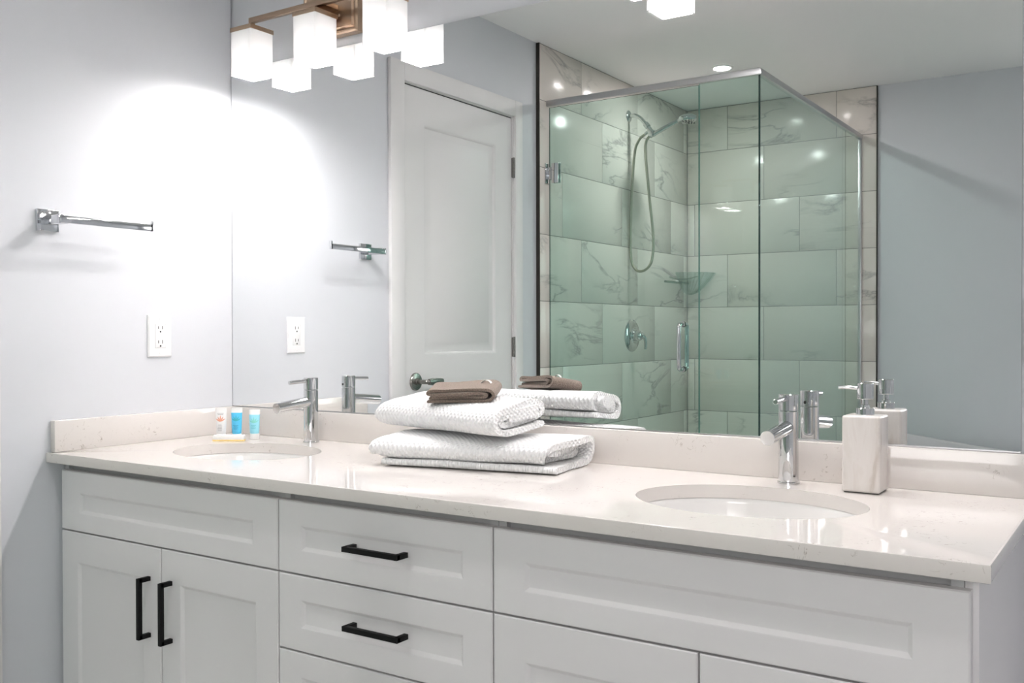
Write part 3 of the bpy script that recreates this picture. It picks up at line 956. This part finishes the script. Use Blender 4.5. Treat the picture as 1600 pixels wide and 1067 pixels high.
# moulded glass corner caddy (fluted quarter shell)
cc = thing('corner_caddy', (TX, YB, 1.36), 'clear ribbed corner soap caddy between the two tiled shower walls', 'soap caddy')
bm = bmesh.new()
n = 21
levels = [(1.330, 0.020), (1.342, 0.060), (1.372, 0.100), (1.410, 0.138), (1.452, 0.172)]
R = []
for sgn in (0, 1):
    ringset = []
    for z, rad in levels:
        row = []
        for k in range(n):
            t_ = (PI/2)*k/(n-1)
            rr = rad + 0.006*math.cos(k*PI) - (0.006 if sgn else 0)
            row.append(bm.verts.new((TX+0.004+max(rr, 0.006)*math.cos(t_), YB+0.004+max(rr, 0.006)*math.sin(t_), z+(0.005 if sgn else 0))))
        ringset.append(row)
    R.append(ringset)
for ringset in R:
    for A, C in zip(ringset, ringset[1:]):
        for k in range(n-1):
            bm.faces.new((A[k], A[k+1], C[k+1], C[k]))
for k in range(n-1):
    bm.faces.new((R[0][-1][k], R[0][-1][k+1], R[1][-1][k+1], R[1][-1][k]))
for ringset in R:
    ap = bm.verts.new((TX+0.004, YB+0.004, ringset[0][0].co.z))
    for k in range(n-1):
        bm.faces.new((ap, ringset[0][k+1], ringset[0][k]))
bmesh.ops.recalc_face_normals(bm, faces=bm.faces[:])
obj('fluted_bowl', bm, M['clear'], cc, ang=15)
b_ = B().box((TX+0.001, YB+0.001, 1.392), (TX+0.010, YB+0.330, 1.404), 0.002)
obj('side_bar', b_, M['clear'], cc)
obj('tray_lip', B().tube([(TX+0.004, YB+0.26, 1.425), (TX+0.02, YB+0.20, 1.416), (TX+0.05, YB+0.13, 1.418), (TX+0.09, YB+0.06, 1.435)], 0.004, 10), M['clear'], cc)

# ------------------------------------------------------------------ bathtub by the far wall
tb = thing('bathtub', (1.98, -2.955, 0), 'freestanding slipper bathtub along the far wall, its rim low in the mirror', 'bathtub')
bm = bmesh.new()
n = 96
cx, cy, A_, B_ = 1.98, -2.955, 0.80, 0.385
def zr_(x):
    s_ = (x-cx)/A_
    return 0.512 + 0.112*max(0, -s_)**1.7 + 0.085*max(0, s_)**1.7
def rim(s_, zoff, f, fixed=None):
    row = []
    for k in range(n):
        t_ = 2*PI*k/n
        ct_, st_ = math.cos(t_), math.sin(t_)
        e = 2/2.35
        px, py = math.copysign(abs(ct_)**e, ct_), math.copysign(abs(st_)**e, st_)
        X = cx+(A_-f)*s_*px
        Y = cy+(B_-f)*s_*py
        row.append(bm.verts.new((X, Y, fixed if fixed is not None else zr_(cx+A_*px)+zoff)))
    return row
R = [rim(0.80, 0, 0, 0.0), rim(0.84, 0, 0, 0.10), rim(0.92, 0, 0, 0.30), rim(0.985, -0.05, 0), rim(1.0, -0.012, 0), rim(1.0, -0.003, 0.003), rim(1.0, 0, 0.010),
     rim(1.0, -0.003, 0.018), rim(1.0, -0.014, 0.022), rim(0.93, 0, 0.022, 0.32), rim(0.84, 0, 0.022, 0.15), rim(0.66, 0, 0.02, 0.115)]
for Aa, C in zip(R, R[1:]):
    for k in range(n):
        bm.faces.new((Aa[k], Aa[(k+1) % n], C[(k+1) % n], C[k]))
bm.faces.new(R[0]); bm.faces.new(R[-1])
bmesh.ops.recalc_face_normals(bm, faces=bm.faces[:])
obj('shell', bm, M['acrylic'], tb, ang=60)
obj('overflow', B().lathe([(0.032, 0), (0.032, 0.004), (0.0, 0.008)], (1.98, -3.262, 0.43), (0, 1, -0.2)), M['chrome'], tb)

# ------------------------------------------------------------------ things on the left wall
tbx = thing('towel_bar', (0, -0.590, 1.40), 'square chrome open ended towel bar on the left wall', 'towel bar')
obj('wall_plate', B().box((0.0005, -0.6185, 1.373), (0.009, -0.5610, 1.4285), 0.001), M['dkchrome'], tbx)
obj('post', B().box((0.008, -0.6010, 1.3885), (0.0785, -0.5790, 1.4105), 0.0008), M['dkchrome'], tbx)
b_ = B().box((0.0780, -0.6075, 1.3895), (0.0860, -0.3395, 1.4075), 0.0006)
b_.box((0.0780, -0.3445, 1.3895), (0.0860, -0.3375, 1.4165), 0.0006).box((0.0780, -0.6085, 1.3880), (0.0862, -0.6020, 1.4105), 0.0006)
obj('bar', b_, M['dkchrome'], tbx)

ol = thing('outlet', (0, -0.2593, 1.1075), 'white duplex wall outlet on the left wall beside the mirror', 'outlet')
oy, oz = -0.2593, 1.1075
b_ = relief(lambda u, v, d: (0.0062+d, u, v), oy-0.0385, oy+0.0385, oz-0.0592, oz+0.0592, 0.006,
            [(oy-0.0172, oy+0.0172, oz-0.0338, oz+0.0338)], [(0.0004, 0.002)], 0.0035)
# mirrored depth sign: face looks into the room
for v in b_.bm.verts:
    v.co.x = 0.0124 - v.co.x
bmesh.ops.recalc_face_normals(b_.bm, faces=b_.bm.faces[:])
pl = obj('cover_plate', b_, M['plastic'], ol)
for dz in (-0.0485, 0.0485):
    obj('screw', B().lathe([(0.0032, 0), (0.003, 0.0008), (0, 0.001)], (0.0062, oy, oz+dz), (1, 0, 0), 14), M['plastic'], pl)
rc = obj('receptacle', B().box((0.003, oy-0.0165, oz-0.0331), (0.0070, oy+0.0165, oz+0.0331), 0.0008), M['plastic'], ol)
for dz in (-0.0195, 0.0205):
    b_ = B()
    for dy, hh in ((-0.0064, 0.0040), (0.0064, 0.0048)):
        b_.box((0.0066, oy+dy-0.0011, oz+dz-hh+0.003), (0.00715, oy+dy+0.0011, oz+dz+hh+0.003))
    b_.lathe([(0.0026, 0), (0.0026, 0.0005)], (0.0067, oy, oz+dz-0.0085), (1, 0, 0), 14)
    obj('plug_slots', b_, M['slot'], rc, label='dark plug slots')
obj('buttons', B().box((0.0066, oy-0.0075, oz-0.0025), (0.0074, oy+0.0075, oz+0.0008), 0.0002).box((0.0066, oy-0.0075, oz+0.0018), (0.0074, oy+0.0075, oz+0.0050), 0.0002), M['plastic'], rc)

sw = thing('light_switch', (2.175, 0.008, 1.114), 'white light switch plate right of the mirror edge', 'light switch')
b_ = relief(lambda u, v, d: (u, 0.0018+d, v), 2.1365, 2.2135, 1.0548, 1.1732, 0.006,
            [(2.158, 2.192, 1.080, 1.148)], [(0.0004, 0.002)], 0.0025)
obj('cover_plate', b_, M['plastic'], sw)
obj('rocker', B().box((2.159, 0.0005, 1.081), (2.191, 0.006, 1.147), 0.001), M['plastic'], sw)

WCT = Matrix.Translation((1.010, -0.184, 0.9645)) @ Matrix.Rotation(math.radians(24), 4, 'Z') @ Matrix.Rotation(math.radians(10.0), 4, 'X') @ Matrix.Rotation(math.radians(-2.5), 4, 'Y')
# ------------------------------------------------------------------ folded towels
def folded(name, path, t, L_, T, m_, parent, xend, nx=60, label=None, wob=0.002, seed=1, round_l=0.0, usc=1.0):
    """cloth strip: centre-line PATH of (y, z), thickness t, swept along x from -L/2 to L/2.
    xend(u) -> (x0 offset, x1 offset) moves the two raw ends."""
    rnd = random.Random(seed)
    ph = [rnd.uniform(0, 6.28) for _ in range(8)]
    P = [p_.xy for p_ in catmull([(y, z, 0) for y, z in path], 10)]
    # arclength
    cum = [0]
    for q0, q1 in zip(P, P[1:]):
        cum.append(cum[-1]+(q1-q0).length)
    tot = cum[-1]
    nrm = []
    for i in range(len(P)):
        tv = (P[min(i+1, len(P)-1)]-P[max(i-1, 0)]).normalized()
        nrm.append(Vector((-tv.y, tv.x)))
    loop = []   # closed outline: (point, normal, u coord)
    N_ = len(P)
    for i in range(N_):
        loop.append((P[i]+nrm[i]*t/2, cum[i]))
    tv = (P[-1]-P[-2]).normalized()
    for k in (1, 2, 3):
        an = PI*k/4
        loop.append((P[-1]+nrm[-1]*t/2*math.cos(an)+tv*t/2*math.sin(an), tot))
    for i in reversed(range(N_)):
        loop.append((P[i]-nrm[i]*t/2, cum[i]))
    tv = (P[0]-P[1]).normalized()
    for k in (1, 2, 3):
        an = PI*k/4
        loop.append((P[0]-nrm[0]*t/2*math.cos(an)+tv*t/2*math.sin(an), 0))
    zmid = (min(p_.y for p_ in P)+max(p_.y for p_ in P))/2
    zmin = min(p_.y for p_ in P)-t/2
    bm = bmesh.new()
    uvl = bm.loops.layers.uv.new('UVMap')
    rows = []
    for j in range(nx+1):
        s_ = j/nx
        row = []
        for (p_, u) in loop:
            e0, e1 = xend(u/tot)
            x = (-L_/2+e0)+(L_+e1-e0)*s_
            y, z = p_
            # rounded, pinched left end and soft sag
            dl = (x+L_/2)/max(round_l, 1e-6)
            if round_l and dl < 1:
                k = math.sqrt(max(0.0, 1-(1-max(dl, 0))**2))
                k = 0.74+0.26*k
                z = zmin + (z-zmin)*k + (zmid-zmin)*(1-k)*0.9
                y = y*(0.90+0.10*k)
            w = wob*(math.sin(x*17+ph[0]+u*9)+math.sin(x*31+ph[1])+0.6*math.sin(u*40+ph[2]+x*7))
            hf = min(1, max(0, (z-zmin)/0.012))
            z += w*0.6*hf
            y += w*0.7
            row.append(bm.verts.new((x, y, z)))
        rows.append(row)
    m2 = len(loop)
    for j in range(nx):
        for k in range(m2):
            k2 = (k+1) % m2
            f = bm.faces.new((rows[j][k], rows[j][k2], rows[j+1][k2], rows[j+1][k]))
            ua, ub = loop[k][1], loop[k2][1]
            for lp, (jj, uu) in zip(f.loops, ((j, ua), (j, ub), (j+1, ub), (j+1, ua))):
                lp[uvl].uv = (uu*usc, L_*jj/nx)
    # end caps follow the strip
    h_ = N_
    for j in (0, nx):
        r_ = rows[j]
        for k in range(N_-1):
            f = bm.faces.new((r_[k], r_[k+1], r_[2*N_+3-k-2], r_[2*N_+3-k-1]))
            for lp in f.loops:
                lp[uvl].uv = (lp.vert.co.y, lp.vert.co.z)
        for k0 in (N_-1, 2*N_+2):
            idx = [(k0+q) % m2 for q in range(5)]
            f = bm.faces.new([r_[q] for q in idx])
            for lp in f.loops:
                lp[uvl].uv = (lp.vert.co.y, lp.vert.co.z)
    bmesh.ops.recalc_face_normals(bm, faces=bm.faces[:])
    bm.transform(T)
    return obj(name, bm, m_, parent, ang=60)

D = 0.075
path1 = [(-D-0.012, 0.0095), (-D*0.4, 0.0085), (D*0.5, 0.0085), (D+0.010, 0.013), (D+0.027, 0.036), (D+0.016, 0.058), (D*0.5, 0.0625), (0, 0.061),
         (-D*0.6, 0.058), (-D*0.98, 0.052), (-D*1.16, 0.040), (-D*1.0, 0.0255), (-D*0.5, 0.0240), (D*0.4, 0.027), (D*0.98, 0.031), (D*1.08, 0.039), (D*0.85, 0.0455), (-D*0.4, 0.0430), (-D*0.75, 0.0415)]
def place(px, py, pz, ang, tilt, L_, front_, roll=0.0):
    return Matrix.Translation((px, py, pz)) @ Matrix.Rotation(math.radians(ang), 4, 'Z') @ Matrix.Rotation(math.radians(tilt), 4, 'X') @ Matrix.Rotation(math.radians(roll), 4, 'Y') @ Matrix.Translation((-L_/2, front_, 0))
t1 = thing('folded_towel', (1.06, -0.188, ZC), 'larger white waffle towel at the bottom of the folded stack', 'towel', 'white folded towels on the countertop')
folded('cloth', path1, 0.0145, 0.44, place(1.2908, -0.2402, ZC+0.0005, 11, 0, 0.44, 0.0945), M['towel'], t1,
       lambda u: (0.020-0.035*min(1, max(0, (u-0.25)/0.2)), 0.020*min(1, max(0, (u-0.12)/0.15))-0.062*min(1, max(0, (u-0.42)/0.2))+0.030*min(1, max(0, (u-0.66)/0.10))), seed=3, round_l=0.030, wob=0.0012)
D = 0.076
path2 = [(D*0.9, 0.009), (D*0.3, 0.009), (-D*0.6, 0.010), (-D*1.0, 0.017), (-D*1.18, 0.037), (-D*1.02, 0.058), (-D*0.6, 0.0655), (0, 0.0665), (D*0.6, 0.0680),
         (D*1.0, 0.058), (D*1.08, 0.042), (D*0.9, 0.030), (D*0.4, 0.026), (-D*0.4, 0.0265), (-D*0.76, 0.032), (-D*0.84, 0.044), (-D*0.55, 0.0535), (D*0.1, 0.0545), (D*0.55, 0.0550), (D*0.74, 0.0495), (D*0.55, 0.0425), (D*0.1, 0.0415), (-D*0.45, 0.0412)]
t2 = thing('folded_towel', (1.00, -0.16, ZC+0.070), 'smaller white waffle towel on top of the folded stack', 'towel', 'white folded towels on the countertop')
path2 = [(y, 0.0076+(z-0.009)*0.88) for y, z in path2]
folded('cloth', path2, 0.0138, 0.395, place(1.1605, -0.289, ZC+0.0700, -10, 6.8, 0.395, 0.097, 0.2), M['towel'], t2,
       lambda u: (0.0, 0.010*math.sin(u*9)), seed=8, round_l=0.040, wob=0.0012)

wc = thing('washcloth', (1.015, -0.205, ZC+0.145), 'small brown folded washcloth on top of the white towels', 'washcloth')
path3 = [(0.094, 0.0045), (0.03, 0.0040), (-0.050, 0.0040), (-0.086, 0.0060), (-0.099, 0.0185), (-0.088, 0.0320), (-0.050, 0.0345), (0.03, 0.0320), (0.080, 0.0330),
         (0.0935, 0.0280), (0.082, 0.0230), (0.02, 0.0225), (-0.050, 0.0245), (-0.074, 0.0225), (-0.079, 0.0180), (-0.070, 0.0135), (-0.02, 0.0130), (0.086, 0.0135)]
path3 = [(y*0.80, z*0.86) for y, z in path3]
folded('cloth', path3, 0.0070, 0.085, WCT @ Matrix.Rotation(math.radians(90), 4, 'Z'), M['brown'], wc,
       lambda u: (0.006*math.sin(u*14+1), 0.006*math.sin(u*11)), seed=5, wob=0.0008, nx=30)
b_ = B()
pts = [(1.040, -0.165, ZC+0.172), (1.046, -0.162, ZC+0.186), (1.056, -0.159, ZC+0.191), (1.066, -0.156, ZC+0.187), (1.072, -0.154, ZC+0.172)]
P = catmull(pts, 5)
bm = bmesh.new()
rows = [[bm.verts.new(q + Vector((-dz_*0.0, dw, dz_))) for dw, dz_ in ((-0.004, 0), (0.004, 0), (0.004, 0.0008), (-0.004, 0.0008))] for q in P]
for A, C in zip(rows, rows[1:]):
    for k in range(4):
        bm.faces.new((A[k], A[(k+1) % 4], C[(k+1) % 4], C[k]))
bm.faces.new(rows[0]); bm.faces.new(rows[-1])
bmesh.ops.recalc_face_normals(bm, faces=bm.faces[:])
obj('care_tag', bm, M['label'], wc, label='pale looped fabric tag')

# ------------------------------------------------------------------ soap dispenser
dx, dy = 1.8795, -0.0845
ZC += 0.0004
sp_ = thing('soap_dispenser', (dx, dy, ZC), 'square cream marble soap dispenser with chrome pump', 'soap dispenser')
obj('bottle', B().box((dx-0.0345, dy-0.0345, ZC+0.0012), (dx+0.0345, dy+0.0345, ZC+0.1440), 0.0045, 4), M['stone'], sp_)
obj('base_pad', B().box((dx-0.031, dy-0.031, ZC), (dx+0.031, dy+0.031, ZC+0.002)), M['slot'], sp_)
obj('collar', B().lathe([(0.0168, 0), (0.0168, 0.0125), (0.0155, 0.0138)], (dx, dy, ZC+0.1438), seg=40), M['chrome'], sp_)
pm = obj('pump', B().lathe([(0.0085, 0), (0.0085, 0.005), (0.0055, 0.006), (0.0055, 0.016), (0.0142, 0.0165), (0.0150, 0.0175), (0.0150, 0.0455), (0.0138, 0.0468), (0, 0.0470)], (dx, dy, ZC+0.1575), seg=40), M['chrome'], sp_)
obj('nozzle', B().tube([(dx-0.010, dy-0.003, ZC+0.1945), (dx-0.030, dy-0.009, ZC+0.1955), (dx-0.046, dy-0.0135, ZC+0.1955)], 0.0034, 14, 3), M['chrome'], pm)

ZC -= 0.0004
# ------------------------------------------------------------------ toiletries beside the left sink
def tube_bottle(x, y, H, m_body, m_ink, m_motif, label, rot, lines):
    t = thing('toiletry_tube', (x, y, ZC), label, 'tube', 'small toiletry tubes by the left sink')
    T = Matrix.Translation((x, y, ZC)) @ Matrix.Rotation(rot, 4, 'Z')
    bm = bmesh.new()
    n = 24
    secs = [(0.0135, 0.0110, 0.016), (0.0150, 0.0125, 0.020), (0.0158, 0.0120, 0.035), (0.0170, 0.0085, 0.058), (0.0180, 0.0045, H-0.014), (0.0185, 0.0016, H-0.008), (0.0185, 0.0010, H)]
    rings = [[bm.verts.new((rx*0.87*math.cos(2*PI*k/n), ry*math.sin(2*PI*k/n), z)) for k in range(n)] for rx, ry, z in secs]
    for q, (A, C) in enumerate(zip(rings, rings[1:])):
        for k in range(n):
            f = bm.faces.new((A[k], A[(k+1) % n], C[(k+1) % n], C[k]))
            f.material_index = 1 if q >= len(secs)-3 else 0
    bm.faces.new(rings[0]); bm.faces.new(rings[-1])
    bmesh.ops.recalc_face_normals(bm, faces=bm.faces[:])
    bm.transform(T)
    body = obj('body', bm, m_body, t, mats=[M['tubewhite']])
    b_ = B().lathe([(0.0115, 0), (0.0125, 0.001), (0.0130, 0.015), (0.0125, 0.0165)], (0, 0, 0), seg=28)
    b_.bm.transform(T)
    obj('cap', b_, M['tubewhite'], t, label='white cap')
    def on(u, z):
        "front surface y at local u, height z"
        for (rx0, ry0, z0), (rx1, ry1, z1) in zip(secs, secs[1:]):
            if z0 <= z <= z1:
                f_ = (z-z0)/(z1-z0)
                rx, ry = 0.87*(rx0+(rx1-rx0)*f_), ry0+(ry1-ry0)*f_
                return -ry*math.sqrt(max(0, 1-(u/rx)**2))
        return 0
    def decal(u0, u1, z0, z1, bb):
        nn = 5
        for k in range(nn):
            ua, ub = u0+(u1-u0)*k/nn, u0+(u1-u0)*(k+1)/nn
            vs = [bb.verts.new((u, on(u, z)-0.0003, z)) for u, z in ((ua, z0), (ub, z0), (ub, z1), (ua, z1))]
            bb.faces.new(vs)
    for z, w in lines:
        bb = bmesh.new()
        decal(-w, w*random.uniform(0.7, 1.0), z-0.0005, z+0.0005, bb)
        bb.transform(T)
        obj('text_line', bb, m_ink, body, label='tiny printed line')
    bb = bmesh.new()
    for k in range(5):      # fan of leaves
        an = math.radians(-58+29*k)
        L_ = 0.0165 if k != 2 else 0.019
        for q in range(6):
            r0, r1 = L_*q/6, L_*(q+1)/6
            w0, w1 = 0.0017*math.sin(PI*min(q/6+0.05, 1)), 0.0017*math.sin(PI*min((q+1)/6, 1))
            pts = []
            for r_, w_ in ((r0, -w0), (r1, -w1), (r1, w1), (r0, w0)):
                u = r_*math.sin(an)+w_*math.cos(an)
                z = H-0.038+r_*math.cos(an)-w_*math.sin(an)
                pts.append((u, on(u, z)-0.00035, z))
            if q == 0:
                pts = pts[:3]
            try:
                bb.faces.new([bb.verts.new(p_) for p_ in pts])
            except ValueError:
                pass
    bb.transform(T)
    obj('leaf_motif', bb, m_motif, body, label='printed leaf fan')
    return t
RT = math.radians(34)
lines = [(0.031, 0.006), (0.034, 0.007), (0.037, 0.006), (0.0405, 0.0075)]
tube_bottle(0.141, -0.160, 0.089, M['tubewhite'], M['ink'], M['coral'], 'white tube with coral leaf print, leftmost of three tubes', RT, [(0.026, 0.006), (0.029, 0.007), (0.032, 0.007), (0.035, 0.006), (0.039, 0.006), (0.042, 0.005), (0.071, 0.008), (0.074, 0.010)])
tube_bottle(0.178, -0.136, 0.090, M['tubeblue'], M['inkblue'], M['teal'], 'bright blue tube standing between the white and aqua tubes', RT, lines)
tube_bottle(0.215, -0.104, 0.084, M['tubeaqua'], M['inkaqua'], M['seafoam'], 'pale aqua tube nearest the faucet, rightmost of three tubes', RT, lines)
sb = thing('soap_carton', (0.19, -0.172, ZC), 'flat white soap carton with yellow edge in front of the tubes', 'soap box')
T = Matrix.Translation((0.186, -0.170, ZC)) @ Matrix.Rotation(RT, 4, 'Z')
b_ = B().box((-0.043, -0.010, 0.0035), (0.043, 0.010, 0.0165), 0.0012)
b_.bm.transform(T)
obj('carton', b_, M['tubewhite'], sb)
b_ = B().box((-0.0433, -0.0103, 0.0), (0.0433, 0.0103, 0.0042), 0.0008)
b_.bm.transform(T)
obj('bottom_edge', b_, M['yellow'], sb, label='yellow bottom edge')
